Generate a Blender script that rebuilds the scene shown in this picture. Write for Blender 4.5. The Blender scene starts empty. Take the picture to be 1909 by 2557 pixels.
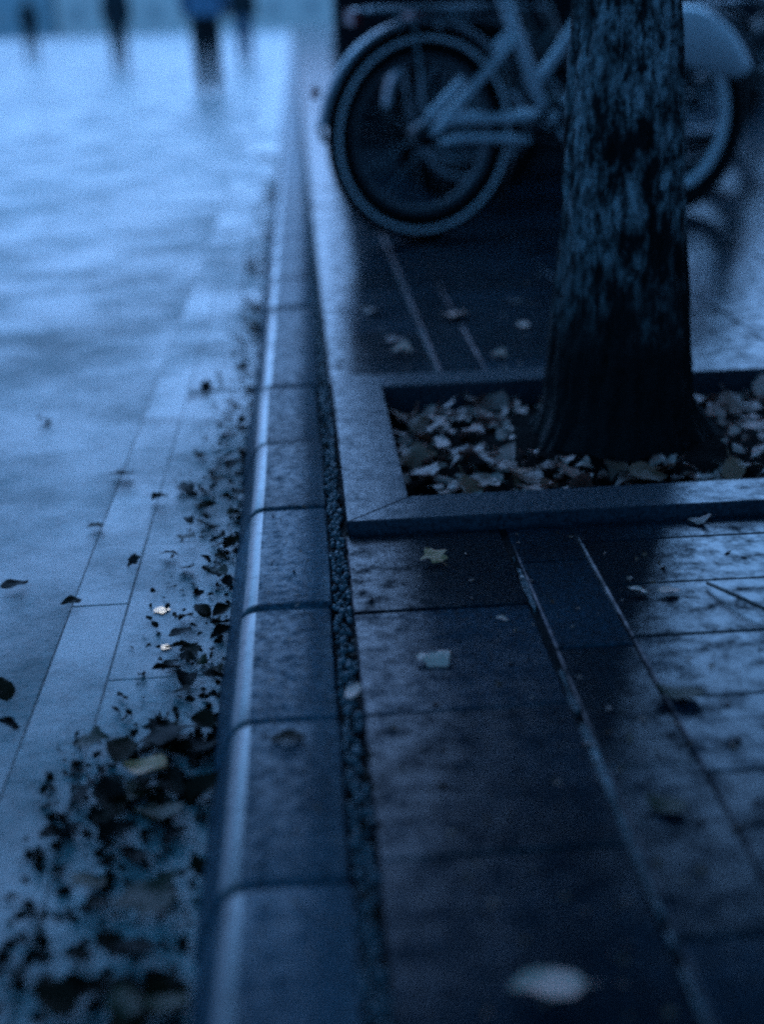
import bpy, bmesh, math, random
from mathutils import Vector, Matrix, noise, Euler

S = bpy.context.scene
COL = S.collection
R = math.radians
rng = random.Random(7)

# ------------------------------------------------------------------ camera
cd = bpy.data.cameras.new('camera')
cam = bpy.data.objects.new('camera', cd)
COL.objects.link(cam)
cam.matrix_world = Matrix((
    (0.99759, 0.052193, -0.045711, 0.0),
    (-0.060537, 0.332956, -0.940997, 0.0),
    (-0.033894, 0.941497, 0.335313, 0.72),
    (0, 0, 0, 1)))
cd.sensor_fit = 'HORIZONTAL'
cd.sensor_width = 24.0
cd.lens = 43.58
cd.clip_start = 0.05
cd.clip_end = 3000
cd.dof.use_dof = True
cd.dof.focus_distance = 1.98
cd.dof.aperture_fstop = 1.45
S.camera = cam

# ------------------------------------------------------------------ sky, sun, exposure
SUN_EL, SUN_AZ = 36.0, 2.0          # overcast dusk: a veiled, very soft light from ahead
w = bpy.data.worlds.new('World')
S.world = w
w.use_nodes = True
nt = w.node_tree
nt.nodes.clear()
out = nt.nodes.new('ShaderNodeOutputWorld')
bg = nt.nodes.new('ShaderNodeBackground')
sky = nt.nodes.new('ShaderNodeTexSky')
sky.sky_type = 'NISHITA'
sky.sun_disc = False
sky.sun_elevation = R(SUN_EL)
sky.sun_rotation = R(SUN_AZ)
sky.dust_density = 2.0
sky.air_density = 1.0
bw = nt.nodes.new('ShaderNodeRGBToBW')
ramp = nt.nodes.new('ShaderNodeValToRGB')
ramp.color_ramp.elements[0].position = 0.0
ramp.color_ramp.elements[0].color = (0.02, 0.40, 1.0, 1)
ramp.color_ramp.elements[1].position = 1.0
ramp.color_ramp.elements[1].color = (0.43, 0.545, 1.0, 1)
mr = nt.nodes.new('ShaderNodeMapRange')
mr.inputs['From Min'].default_value = 1.0
mr.inputs['From Max'].default_value = 2.8
mul = nt.nodes.new('ShaderNodeMixRGB')
mul.blend_type = 'MULTIPLY'
mul.inputs[0].default_value = 1.0
L = nt.links.new
L(sky.outputs[0], bw.inputs[0])
pw = nt.nodes.new('ShaderNodeMath')      # cloud veil: evens the clear-sky brightness out
pw.operation = 'POWER'
pw.inputs[1].default_value = 0.35
L(bw.outputs[0], pw.inputs[0])
L(pw.outputs[0], mr.inputs['Value'])
L(mr.outputs[0], ramp.inputs[0])
L(pw.outputs[0], mul.inputs[1])
L(ramp.outputs[0], mul.inputs[2])
L(mul.outputs[0], bg.inputs[0])
bg.inputs[1].default_value = 0.13
L(bg.outputs[0], out.inputs[0])

sl = bpy.data.lights.new('sun', 'SUN')
sl.energy = 0.3
sl.angle = R(60)
sl.color = (0.10, 0.46, 1.0)
so = bpy.data.objects.new('sun', sl)
COL.objects.link(so)
sd = Vector((math.sin(R(SUN_AZ)) * math.cos(R(SUN_EL)), math.cos(R(SUN_AZ)) * math.cos(R(SUN_EL)), math.sin(R(SUN_EL))))
so.rotation_euler = (-sd).to_track_quat('-Z', 'Y').to_euler()

S.view_settings.view_transform = 'Standard'
S.view_settings.look = 'None'
S.view_settings.exposure = 2.72
S.view_settings.gamma = 1.0
S.view_settings.use_curve_mapping = False
S.render.filter_size = 2.6
try:
    S.cycles.filter_width = 2.6
    S.cycles.max_bounces = 6
    S.cycles.use_denoising = False
except Exception:
    pass

# ------------------------------------------------------------------ materials
def nodes_of(name):
    m = bpy.data.materials.new(name)
    m.use_nodes = True
    n = m.node_tree
    b = n.nodes['Principled BSDF']
    return m, n, b

def mk_noise(n, scale, detail=4, rough=.6, vec=None, coord='Object'):
    t = n.nodes.new('ShaderNodeTexNoise')
    t.inputs['Scale'].default_value = scale
    t.inputs['Detail'].default_value = detail
    t.inputs['Roughness'].default_value = rough
    if vec is not None:
        n.links.new(vec, t.inputs['Vector'])
    return t

def mk_ramp(n, fac, stops):
    r = n.nodes.new('ShaderNodeValToRGB')
    e = r.color_ramp.elements
    while len(e) < len(stops):
        e.new(.5)
    for k, (p, c) in enumerate(stops):
        e[k].position = p
        e[k].color = (c, c, c, 1) if isinstance(c, (int, float)) else (*c, 1)
    n.links.new(fac, r.inputs[0])
    return r

def world_pos(n):
    g = n.nodes.new('ShaderNodeNewGeometry')
    return g.outputs['Position']

def rand_obj(n):
    o = n.nodes.new('ShaderNodeObjectInfo')
    return o.outputs['Random']

def mix(n, a, b, fac, mode='MIX'):
    m = n.nodes.new('ShaderNodeMixRGB')
    m.blend_type = mode
    for s, v in ((0, fac), (1, a), (2, b)):
        if hasattr(v, 'links') or hasattr(v, 'is_linked'):
            n.links.new(v, m.inputs[s])
        elif isinstance(v, tuple):
            m.inputs[s].default_value = (*v, 1)
        else:
            m.inputs[s].default_value = v if s == 0 else (v, v, v, 1)
    return m.outputs[0]

def mk_bump(n, h, strength, dist, normal=None):
    b = n.nodes.new('ShaderNodeBump')
    b.inputs['Strength'].default_value = strength
    b.inputs['Distance'].default_value = dist
    n.links.new(h, b.inputs['Height'])
    if normal is not None:
        n.links.new(normal, b.inputs['Normal'])
    return b.outputs[0]

def stone(name, c0, c1, grain, rough=(.3, .55), wet=(.45, .6), coat_rough=.1, vary=.25, bump=.35, coat_max=1.0,
          wet_scale=2.2, coat_bump=.12, spec=.3, film=26, ior=1.45, gc=.4):
    """wet mineral surface: grained base, per-piece tone, a patchy film of water"""
    m, n, b = nodes_of(name)
    P = world_pos(n)
    big = mk_noise(n, 3.5, 5, .6, P)
    fine = mk_noise(n, grain, 3, .7, P)
    spk = mk_noise(n, grain * 2.7, 2, .5, P)
    c = mk_ramp(n, big.outputs[0], [(.3, c0), (.7, c1)]).outputs[0]
    f = mk_ramp(n, fine.outputs[0], [(.3, 1 - gc), (.7, 1 + gc)]).outputs[0]
    c = mix(n, c, f, 1.0, 'MULTIPLY')
    v = mk_ramp(n, rand_obj(n), [(0, 1 - vary), (1, 1 + vary)]).outputs[0]
    c = mix(n, c, v, 1.0, 'MULTIPLY')
    n.links.new(c, b.inputs['Base Color'])
    r = mk_ramp(n, fine.outputs[0], [(.3, rough[0]), (.7, rough[1])]).outputs[0]
    n.links.new(r, b.inputs['Roughness'])
    hgt = mix(n, fine.outputs[0], spk.outputs[0], .4)
    crs = mk_noise(n, grain * .38, 4, .65, P)
    hgt = mix(n, hgt, crs.outputs[0], .55)
    n.links.new(mk_bump(n, hgt, bump, .008), b.inputs['Normal'])
    wt = mk_noise(n, wet_scale, 9, .72, P)
    wm = mk_ramp(n, wt.outputs[0], [(wet[0], 0), (wet[1], coat_max)]).outputs[0]
    n.links.new(wm, b.inputs['Coat Weight'])
    b.inputs['Coat Roughness'].default_value = coat_rough
    b.inputs['Coat IOR'].default_value = ior
    b.inputs['Specular IOR Level'].default_value = spec
    cb = mk_noise(n, film, 6, .76, P)
    n.links.new(mk_bump(n, cb.outputs[0], coat_bump, .01), b.inputs['Coat Normal'])
    return m

def plain(name, col, rough=.5, metal=0.0, noise_amt=.25, scale=30, bump=0.0, coat=0.0, spec=.5):
    m, n, b = nodes_of(name)
    b.inputs['Specular IOR Level'].default_value = spec
    P = n.nodes.new('ShaderNodeTexCoord').outputs['Object']
    t = mk_noise(n, scale, 4, .6, P)
    v = mk_ramp(n, t.outputs[0], [(.25, 1 - noise_amt), (.75, 1 + noise_amt)]).outputs[0]
    n.links.new(mix(n, col, v, 1.0, 'MULTIPLY'), b.inputs['Base Color'])
    rr = mk_ramp(n, t.outputs[0], [(.2, max(.02, rough - .1)), (.8, min(1, rough + .12))]).outputs[0]
    n.links.new(rr, b.inputs['Roughness'])
    b.inputs['Metallic'].default_value = metal
    if bump:
        n.links.new(mk_bump(n, t.outputs[0], bump, .004), b.inputs['Normal'])
    b.inputs['Coat Weight'].default_value = coat
    b.inputs['Coat Roughness'].default_value = .15
    return m

def leaf_mat(name, cols, rough=.45, spec=.4):
    m, n, b = nodes_of(name)
    b.inputs['Specular IOR Level'].default_value = spec
    P = n.nodes.new('ShaderNodeTexCoord').outputs['Object']
    st = [(k / max(1, len(cols) - 1), c) for k, c in enumerate(cols)]
    c = mk_ramp(n, rand_obj(n), st).outputs[0]
    t = mk_noise(n, 60, 3, .6, P)
    v = mk_ramp(n, t.outputs[0], [(.3, .6), (.7, 1.3)]).outputs[0]
    n.links.new(mix(n, c, v, 1.0, 'MULTIPLY'), b.inputs['Base Color'])
    b.inputs['Roughness'].default_value = rough
    n.links.new(mk_bump(n, t.outputs[0], .3, .003), b.inputs['Normal'])
    return m

M = {}
M['ground'] = plain('wet_asphalt', (.05, .055, .06), .4, 0, .2, 2)
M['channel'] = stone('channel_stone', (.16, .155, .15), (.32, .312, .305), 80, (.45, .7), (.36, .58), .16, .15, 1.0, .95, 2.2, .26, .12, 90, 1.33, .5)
M['road_bed'] = stone('road_joint', (.03, .03, .03), (.07, .07, .07), 60, (.45, .65), (.38, .55), .16, 0, .8, .9, 2.8, .3, .15, 60, 1.34)
M['brick'] = stone('wet_asphalt_road', (.14, .136, .132), (.30, .292, .285), 75, (.45, .7), (.40, .60), .17, 0, 1.0, .9, 1.9, .30, .12, 90, 1.33, .55)
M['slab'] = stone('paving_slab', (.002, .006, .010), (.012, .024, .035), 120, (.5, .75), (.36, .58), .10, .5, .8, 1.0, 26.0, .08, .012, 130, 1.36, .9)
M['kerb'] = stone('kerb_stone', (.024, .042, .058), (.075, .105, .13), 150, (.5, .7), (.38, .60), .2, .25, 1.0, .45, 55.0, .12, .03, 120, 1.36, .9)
M['nose'] = stone('worn_kerb_edge', (.03, .035, .04), (.06, .065, .07), 150, (.35, .5), (.15, .5), .13, .1, .5, .75, 40.0, .08, .2, 90, 1.40, .5)
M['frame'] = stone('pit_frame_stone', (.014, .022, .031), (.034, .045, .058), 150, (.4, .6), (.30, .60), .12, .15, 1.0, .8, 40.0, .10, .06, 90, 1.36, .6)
M['pave_bed'] = stone('paving_joint', (.004, .005, .006), (.010, .012, .014), 200, (.6, .8), (.5, .7), .3, 0, .8, .15, 5, .3, .03)
M['mortar'] = stone('pale_mortar', (.004, .006, .008), (.16, .17, .18), 70, (.3, .5), (.45, .6), .12, 0, 1.0, .8, 7.0, .2, .1, 60, 1.36, .7)
M['soil'] = plain('wet_soil', (.004, .004, .004), .95, 0, .5, 60, .8, 0, .03)
M['gravel'] = plain('dark_gravel', (.07, .08, .09), .45, 0, .6, 90, .4)
M['wall'] = plain('dark_wall', (.018, .020, .024), .9, 0, .3, 6, .4, 0, .1)
M['plinth'] = plain('plinth_stone', (.05, .055, .065), .6, 0, .3, 12, .3)
M['rubber'] = plain('rubber', (.003, .003, .003), .75, 0, .3, 60, 0, 0, .2)
M['stripe'] = plain('sidewall_band', (.75, .76, .78), .35, 0, .15, 40)
M['alu'] = plain('brushed_aluminium', (.30, .31, .33), .38, .7, .15, 40)
M['rim'] = plain('dull_rim', (.10, .105, .115), .5, .4, .15, 40)
M['paint'] = plain('pale_grey_paint', (.60, .62, .65), .35, 0, .12, 18, 0, .5)
M['fender_pale'] = plain('pale_mudguard_paint', (.80, .81, .83), .35, 0, .08, 14, 0, .5)
M['fender_silver'] = plain('silver_mudguard', (.22, .23, .25), .4, .4, .12, 20)
M['black'] = plain('black_paint', (.006, .006, .007), .4, 0, .2, 30, 0, .4)
M['darkmetal'] = plain('dark_steel', (.02, .022, .025), .5, .6, .3, 40)
M['saddle'] = plain('saddle_vinyl', (.01, .01, .01), .5, 0, .2, 60, .2)
M['red'] = plain('red_lens', (.22, .012, .014), .25, 0, .1, 30)
M['leaf_pit'] = leaf_mat('pit_leaf', [(.05, .020, .013), (.50, .22, .17), (.22, .070, .036), (.90, .46, .38), (.08, .028, .017), (.42, .155, .09), (.05, .018, .012), (.68, .32, .26)])
M['leaf_dark'] = leaf_mat('wet_dark_leaf', [(.002, .0018, .0015), (.012, .006, .003), (.045, .022, .009), (.004, .003, .002), (.028, .013, .006)], .6, .08)
M['leaf_brown'] = leaf_mat('brown_leaf', [(.05, .032, .016), (.09, .058, .028)], .5, .2)
M['leaf_pale'] = leaf_mat('pale_leaf', [(.90, .42, .31), (.94, .48, .37)], .5)
M['leaf_yellow'] = leaf_mat('yellow_leaf', [(.62, .25, .10), (.72, .29, .12)], .5)
M['crown'] = leaf_mat('crown_leaf', [(.03, .04, .015), (.05, .05, .02)], .6)
M['twig'] = plain('twig', (.02, .016, .012), .7, 0, .4, 50)

def bark_mat():
    m, n, b = nodes_of('bark')
    co = n.nodes.new('ShaderNodeTexCoord').outputs['Object']
    mp = n.nodes.new('ShaderNodeMapping')
    mp.inputs['Scale'].default_value = (1, 1, .55)
    n.links.new(co, mp.inputs[0])
    a = mk_noise(n, 70, 5, .7, mp.outputs[0])
    l = mk_noise(n, 9, 4, .7, mp.outputs[0])
    lich_shade = mk_ramp(n, l.outputs[0], [(.44, 0), (.56, 1)]).outputs[0]
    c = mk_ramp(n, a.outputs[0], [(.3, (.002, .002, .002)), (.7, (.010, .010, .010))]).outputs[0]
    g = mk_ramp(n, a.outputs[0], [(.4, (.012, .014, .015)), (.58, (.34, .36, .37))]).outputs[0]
    sx = n.nodes.new('ShaderNodeSeparateXYZ')       # shade at the trunk base painted in: pale lichen fades out downward
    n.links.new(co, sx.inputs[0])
    base_shade = n.nodes.new('ShaderNodeMapRange')
    base_shade.inputs['From Min'].default_value = .18
    base_shade.inputs['From Max'].default_value = .48
    n.links.new(sx.outputs[2], base_shade.inputs['Value'])
    lich_shade = mix(n, lich_shade, base_shade.outputs[0], 1.0, 'MULTIPLY')
    n.links.new(mix(n, c, g, lich_shade), b.inputs['Base Color'])
    b.inputs['Roughness'].default_value = .75
    b.inputs['Specular IOR Level'].default_value = .2
    n.links.new(mk_bump(n, a.outputs[0], .9, .012), b.inputs['Normal'])
    return m
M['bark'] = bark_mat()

# ------------------------------------------------------------------ mesh helpers
class MB:
    def __init__(self):
        self.v = []
        self.f = []
    def add(self, vs, fs):
        o = len(self.v)
        self.v += [tuple(p) for p in vs]
        self.f += [tuple(i + o for i in f) for f in fs]
        return self
    def box(self, x0, x1, y0, y1, z0, z1):
        return self.add([(x0, y0, z0), (x1, y0, z0), (x1, y1, z0), (x0, y1, z0),
                         (x0, y0, z1), (x1, y0, z1), (x1, y1, z1), (x0, y1, z1)],
                        [(3, 2, 1, 0), (4, 5, 6, 7), (0, 1, 5, 4), (1, 2, 6, 5), (2, 3, 7, 6), (3, 0, 4, 7)])
    def cbox(self, x0, x1, y0, y1, z0, z1, c=.003):
        """box with a chamfered top edge"""
        vs = [(x0, y0, z0), (x1, y0, z0), (x1, y1, z0), (x0, y1, z0),
              (x0, y0, z1 - c), (x1, y0, z1 - c), (x1, y1, z1 - c), (x0, y1, z1 - c),
              (x0 + c, y0 + c, z1), (x1 - c, y0 + c, z1), (x1 - c, y1 - c, z1), (x0 + c, y1 - c, z1)]
        fs = [(0, 1, 5, 4), (1, 2, 6, 5), (2, 3, 7, 6), (3, 0, 4, 7),
              (4, 5, 9, 8), (5, 6, 10, 9), (6, 7, 11, 10), (7, 4, 8, 11), (8, 9, 10, 11), (3, 2, 1, 0)]
        return self.add(vs, fs)
    def tube(self, pts, rad, n=10, cap=True):
        pts = [Vector(p) for p in pts]
        if not isinstance(rad, (list, tuple)):
            rad = [rad] * len(pts)
        rings = []
        up = None
        for i, p in enumerate(pts):
            t = (pts[min(i + 1, len(pts) - 1)] - pts[max(i - 1, 0)]).normalized()
            if up is None:
                up = Vector((0, 0, 1)) if abs(t.z) < .9 else Vector((1, 0, 0))
            a = t.cross(up).normalized()
            b = a.cross(t).normalized()
            up = b
            rings.append([p + (a * math.cos(k * 2 * math.pi / n) + b * math.sin(k * 2 * math.pi / n)) * rad[i] for k in range(n)])
        vs = [q for r_ in rings for q in r_]
        fs = []
        for i in range(len(pts) - 1):
            for k in range(n):
                k2 = (k + 1) % n
                fs.append((i * n + k, i * n + k2, (i + 1) * n + k2, (i + 1) * n + k))
        if cap:
            fs.append(tuple(range(n))[::-1])
            fs.append(tuple((len(pts) - 1) * n + k for k in range(n)))
        return self.add(vs, fs)
    def ring(self, r0, prof, n=64, a0=0, a1=2 * math.pi, closed_prof=True):
        """sweep a (radial, lateral) profile round the y axis"""
        full = abs((a1 - a0) - 2 * math.pi) < 1e-6
        m = n if full else n + 1
        vs, fs = [], []
        p = len(prof)
        for i in range(m):
            a = a0 + (a1 - a0) * i / n
            for dr, dy in prof:
                vs.append(((r0 + dr) * math.cos(a), dy, (r0 + dr) * math.sin(a)))
        for i in range(n):
            j = (i + 1) % m
            for k in range(p if closed_prof else p - 1):
                k2 = (k + 1) % p
                fs.append((i * p + k, i * p + k2, j * p + k2, j * p + k))
        if not full:
            fs.append(tuple(range(p)))
            fs.append(tuple((m - 1) * p + k for k in range(p))[::-1])
        return self.add(vs, fs)
    def mesh(self, name, mat, smooth=True):
        me = bpy.data.meshes.new(name)
        me.from_pydata(self.v, [], self.f)
        if mat:
            me.materials.append(mat)
        if smooth:
            me.polygons.foreach_set('use_smooth', [True] * len(me.polygons))
        me.update()
        return me
    def obj(self, name, mat, parent=None, smooth=True):
        o = bpy.data.objects.new(name, self.mesh(name, mat, smooth))
        COL.objects.link(o)
        o.parent = parent
        return o

def inst(name, me, parent=None, loc=(0, 0, 0), rot=(0, 0, 0), sc=(1, 1, 1)):
    o = bpy.data.objects.new(name, me)
    COL.objects.link(o)
    o.parent = parent
    o.location = loc
    o.rotation_euler = rot
    o.scale = sc
    return o

def tag(o, label, cat, group=None):
    o['label'] = label
    o['category'] = cat
    if group:
        o['group'] = group
    return o

def struct(o):
    o['kind'] = 'structure'
    return o

def empty(name, loc=(0, 0, 0), rz=0):
    o = bpy.data.objects.new(name, None)
    COL.objects.link(o)
    o.location = loc
    o.rotation_euler = (0, 0, rz)
    return o

# ------------------------------------------------------------------ ground, road
ZR = -0.08
g = MB().add([(-900, -60, -.16), (900, -60, -.16), (900, 1800, -.16), (-900, 1800, -.16)], [(0, 1, 2, 3)])
struct(g.obj('ground', M['ground'], smooth=False))

road = empty('road', (0, 0, 0))
road['kind'] = 'structure'
def uneven(x, y):
    return .0012 * noise.noise(Vector((x * 1.6, y * .8, 0))) + .0002 * noise.noise(Vector((x * 6, y * 5, 3)))
vs, fs = [], []
xs_ = [-.37 - .045 * k for k in range(12)] + [-.91 - .12 * k for k in range(1, 18)] + [-14]
ys_ = [-3 + .35 * k for k in range(10)] + [.5 + .06 * k for k in range(1, 60)] + [4.1 + .16 * k for k in range(60)] + [14, 20, 40, 80, 300]
for y in ys_:
    for x in xs_:
        vs.append((x, y, ZR + (uneven(x, y) if -3 < x and 0 < y < 14 else 0)))
w_ = len(xs_)
for a in range(len(ys_) - 1):
    for b_ in range(w_ - 1):
        fs.append((a * w_ + b_, (a + 1) * w_ + b_, (a + 1) * w_ + b_ + 1, a * w_ + b_ + 1))
struct(MB().add(vs, fs).obj('asphalt', M['brick'], road))
struct(MB().add([(-.372, -3, ZR - .0016), (-.105, -3, ZR - .0016), (-.105, 300, ZR - .0016), (-.372, 300, ZR - .0016)], [(0, 1, 2, 3)]).obj('joint_bed', M['road_bed'], road, False))
def channel(x0, x1, ln, y, yend):
    me = MB().cbox(x0 - (x0 + x1) / 2, x1 - (x0 + x1) / 2, -ln / 2 + .0005, ln / 2 - .0005, -.03, 0, .0011).mesh('channel_stone', M['channel'], False)
    while y < yend:
        inst('channel_stone', me, road, ((x0 + x1) / 2, y + ln / 2, ZR + rng.uniform(-.0008, .0006)), (R(rng.gauss(0, .15)), R(rng.gauss(0, .2)), 0))
        y += ln
channel(-.2852, -.128, .50, .15, 40)
channel(-.3685, -.2865, .50, .40, 40)

# two tiny puddles beside the gutter leaves, added and sized as the lamp's glints
M['water'] = plain('glint_puddle_water', (.14, .14, .14), .03, 0, .1, 5)
_b = M['water'].node_tree.nodes['Principled BSDF']
_b.inputs['IOR'].default_value = 1.33
M['water'].node_tree.links.remove(_b.inputs['Roughness'].links[0])
_b.inputs['Roughness'].default_value = .03
for px_, py_, pr_ in ((-.2345, 1.868, .011), (-.2168, 1.740, .008)):
    pv = [(px_, py_, ZR + .0016)]
    for k in range(24):
        t = 2 * math.pi * k / 24
        q = 1 + .5 * noise.noise(Vector((math.cos(t) * 1.5, math.sin(t) * 1.5, px_ * 90)))
        pv.append((px_ + pr_ * q * math.cos(t), py_ + pr_ * 1.1 * q * math.sin(t), ZR + .0016))
    struct(MB().add(pv, [(0, 1 + k, 1 + (k + 1) % 24) for k in range(24)]).obj('glint_puddle', M['water']))

# ------------------------------------------------------------------ kerb
kerb = struct(MB().box(-.12, .012, -2, 120, -.15, ZR - .02).obj('kerb', M['pave_bed'], smooth=False))
def kerb_mesh(ln, seed):
    r_ = random.Random(seed)
    # profile, from the road foot over the rounded nose to the back edge
    prof = [(-.136, ZR - .02), (-.1335, ZR + .004), (-.122, -.046), (-.1135, -.024), (-.1095, -.0155), (-.1055, -.0095), (-.1000, -.0048),
            (-.0935, -.0018), (-.086, -.0003), (-.076, .0), (-.04, .0006), (.008, .0), (.012, -.003), (.0125, -.09)]
    b = MB()
    e = .004
    ys = [0, .003, .010, ln * .33, ln * .66, ln - .010, ln - .003, ln]
    vs, fs = [], []
    for i, y in enumerate(ys):
        inset = e if i in (0, len(ys) - 1) else (.0012 if i in (1, len(ys) - 2) else 0)
        for px, pz in prof:
            cx, cz = -.055, -.06
            d = Vector((px - cx, pz - cz))
            d = d * (1 - inset / d.length)
            vs.append((cx + d.x + r_.uniform(-.0004, .0004), y, cz + d.y + r_.uniform(-.0004, .0004)))
    p = len(prof)
    for i in range(len(ys) - 1):
        for k in range(p - 1):
            fs.append((i * p + k, (i + 1) * p + k, (i + 1) * p + k + 1, i * p + k + 1))
    fs.append(tuple(range(p)))
    fs.append(tuple((len(ys) - 1) * p + k for k in range(p))[::-1])
    b.add(vs, fs)
    me = b.mesh('kerb_stone', M['kerb'])
    me.materials.append(M['nose'])
    for q in me.polygons:
        if len(q.vertices) == 4 and -.104 < q.center.x < -.086 and q.center.z > -.014:
            q.material_index = 1
    return me
js = [.40, .735, 1.052, 1.362, 1.676, 2.062, 2.418, 2.832, 3.26, 3.70, 4.13]
for k in range(len(js) - 1):
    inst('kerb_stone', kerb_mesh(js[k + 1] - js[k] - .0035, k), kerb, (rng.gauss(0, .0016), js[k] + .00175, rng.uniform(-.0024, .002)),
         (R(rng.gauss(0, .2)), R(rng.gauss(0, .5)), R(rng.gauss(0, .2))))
km = kerb_mesh(.424, 99)
y = 4.13
while y < 60:
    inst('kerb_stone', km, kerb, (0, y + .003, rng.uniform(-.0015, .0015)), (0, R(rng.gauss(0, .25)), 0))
    y += .43

# ------------------------------------------------------------------ pavement
pave = struct(MB().add([(.0125, -2, -.011), (.045, -2, -.011), (.045, 120, -.011), (.0125, 120, -.011),
                        (.045, -2, -.0055), (9, -2, -.0055), (9, 2.03, -.0055), (.045, 2.03, -.0055),
                        (.045, 2.735, -.0055), (9, 2.735, -.0055), (9, 120, -.0055), (.045, 120, -.0055),
                        (.98, 2.03, -.0055), (9, 2.03, -.0055), (9, 2.735, -.0055), (.98, 2.735, -.0055)],
                       [(0, 1, 2, 3), (4, 5, 6, 7), (8, 9, 10, 11), (12, 13, 14, 15)]).obj('pavement', M['pave_bed'], smooth=False))
PX0, PX1, PY0, PY1, FB = .14, .98, 2.03, 2.735, .098     # tree pit opening, frame width
slab_cache = {}
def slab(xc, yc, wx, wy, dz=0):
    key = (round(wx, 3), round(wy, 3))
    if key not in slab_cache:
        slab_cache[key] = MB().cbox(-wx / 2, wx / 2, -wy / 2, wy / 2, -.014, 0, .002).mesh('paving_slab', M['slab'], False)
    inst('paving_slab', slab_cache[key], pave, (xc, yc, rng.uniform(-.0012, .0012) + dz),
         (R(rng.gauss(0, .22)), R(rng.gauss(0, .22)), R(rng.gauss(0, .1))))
def blocked(x0, x1, y0, y1):
    return x1 > PX0 - FB + .004 and x0 < PX1 + FB - .004 and y1 > PY0 - FB + .004 and y0 < PY1 + FB - .004
def strip(x0, x1, ly, y_start, y_end, jt=.003):
    """one longitudinal course of slabs, cut where it meets the pit frame"""
    a, b_ = PY0 - FB - .013, PY1 + FB + .003
    hit = x1 > PX0 - FB + .004 and x0 < PX1 + FB - .004
    y = y_start
    while y < y_end:
        y0, y1 = y, y + ly
        y = y1
        if hit:
            if y0 >= a and y1 <= b_:
                continue
            if y0 < a < y1:
                y1 = a
            elif y0 < b_ < y1:
                y0 = b_
        if y1 - y0 < .03:
            continue
        slab((x0 + x1) / 2, (y0 + y1) / 2, x1 - x0 - jt, y1 - y0 - jt)
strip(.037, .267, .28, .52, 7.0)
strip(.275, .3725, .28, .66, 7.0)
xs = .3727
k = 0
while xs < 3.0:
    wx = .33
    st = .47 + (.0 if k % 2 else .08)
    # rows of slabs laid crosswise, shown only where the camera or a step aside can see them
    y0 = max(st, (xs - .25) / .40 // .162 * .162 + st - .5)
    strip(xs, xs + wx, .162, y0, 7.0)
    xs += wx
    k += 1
# far pavement as one surface
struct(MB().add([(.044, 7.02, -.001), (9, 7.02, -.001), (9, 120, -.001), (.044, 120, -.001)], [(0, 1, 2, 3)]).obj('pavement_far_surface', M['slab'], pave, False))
# pale mortar joints that run along the street (between the courses)
for a, b_ in ((.4, 1.925), (2.842, 7.0)):
    n_ = 220
    vs, fs = [], []
    for i in range(n_ + 1):
        yy = a + (b_ - a) * i / n_
        q = noise.noise(Vector((yy * 7.3, 1.7, 0))) + .7 * noise.noise(Vector((yy * 29, 5.1, 0)))
        hw_ = .0046 * max(0.0, min(1.0, .72 + 1.5 * q))
        wob = .0012 * noise.noise(Vector((yy * 17, 0, 0)))
        zz = -.0014 + .0012 * noise.noise(Vector((yy * 14, 3, 0))) - (.006 if hw_ < .0012 else 0)
        vs += [(.271 + wob - hw_, yy, zz), (.271 + wob + hw_ + .0002, yy, zz)]
    for i in range(n_):
        fs.append((2 * i, 2 * i + 1, 2 * i + 3, 2 * i + 2))
    struct(MB().add(vs, fs).obj('mortar_joint', M['mortar'], pave))
struct(MB().add([(.3725, 1.60, -.003), (.3785, 1.60, -.003), (.3785, 1.925, -.003), (.3725, 1.925, -.003)], [(0, 1, 2, 3)]).obj('mortar_joint', M['mortar'], pave))

# gravel-filled gap behind the kerb
gm = MB()
ico = [(0, 0, 1), (.89, 0, .45), (.28, .85, .45), (-.72, .53, .45), (-.72, -.53, .45), (.28, -.85, .45),
       (.72, .53, -.45), (-.28, .85, -.45), (-.89, 0, -.45), (-.28, -.85, -.45), (.72, -.53, -.45), (0, 0, -1)]
icf = [(0, 1, 2), (0, 2, 3), (0, 3, 4), (0, 4, 5), (0, 5, 1), (1, 6, 2), (2, 7, 3), (3, 8, 4), (4, 9, 5), (5, 10, 1),
       (6, 7, 2), (7, 8, 3), (8, 9, 4), (9, 10, 5), (10, 6, 1), (11, 7, 6), (11, 8, 7), (11, 9, 8), (11, 10, 9), (11, 6, 10)]
def pebble(b, c, r_):
    s = [r_ * rng.uniform(.6, 1.25) for _ in range(3)]
    rot = Euler((rng.uniform(0, 6), rng.uniform(0, 6), rng.uniform(0, 6))).to_matrix()
    b.add([Vector(c) + rot @ Vector((p[0] * s[0], p[1] * s[1], p[2] * s[2])) for p in ico], icf)
y = .6
while y < 7.5:
    for _ in range(3):
        rr = rng.uniform(.0025, .0062) * (1.0 if y < 3 else 1.2)
        pebble(gm, (rng.uniform(.015, .035), y + rng.uniform(-.006, .006), -.007 + rng.uniform(-.002, .005)), rr)
    y += .008 if y < 3 else .013
o = gm.obj('gravel', M['gravel'])
o['kind'] = 'stuff'
o['label'] = 'dark gravel filling the gap between kerb and paving'

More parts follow.
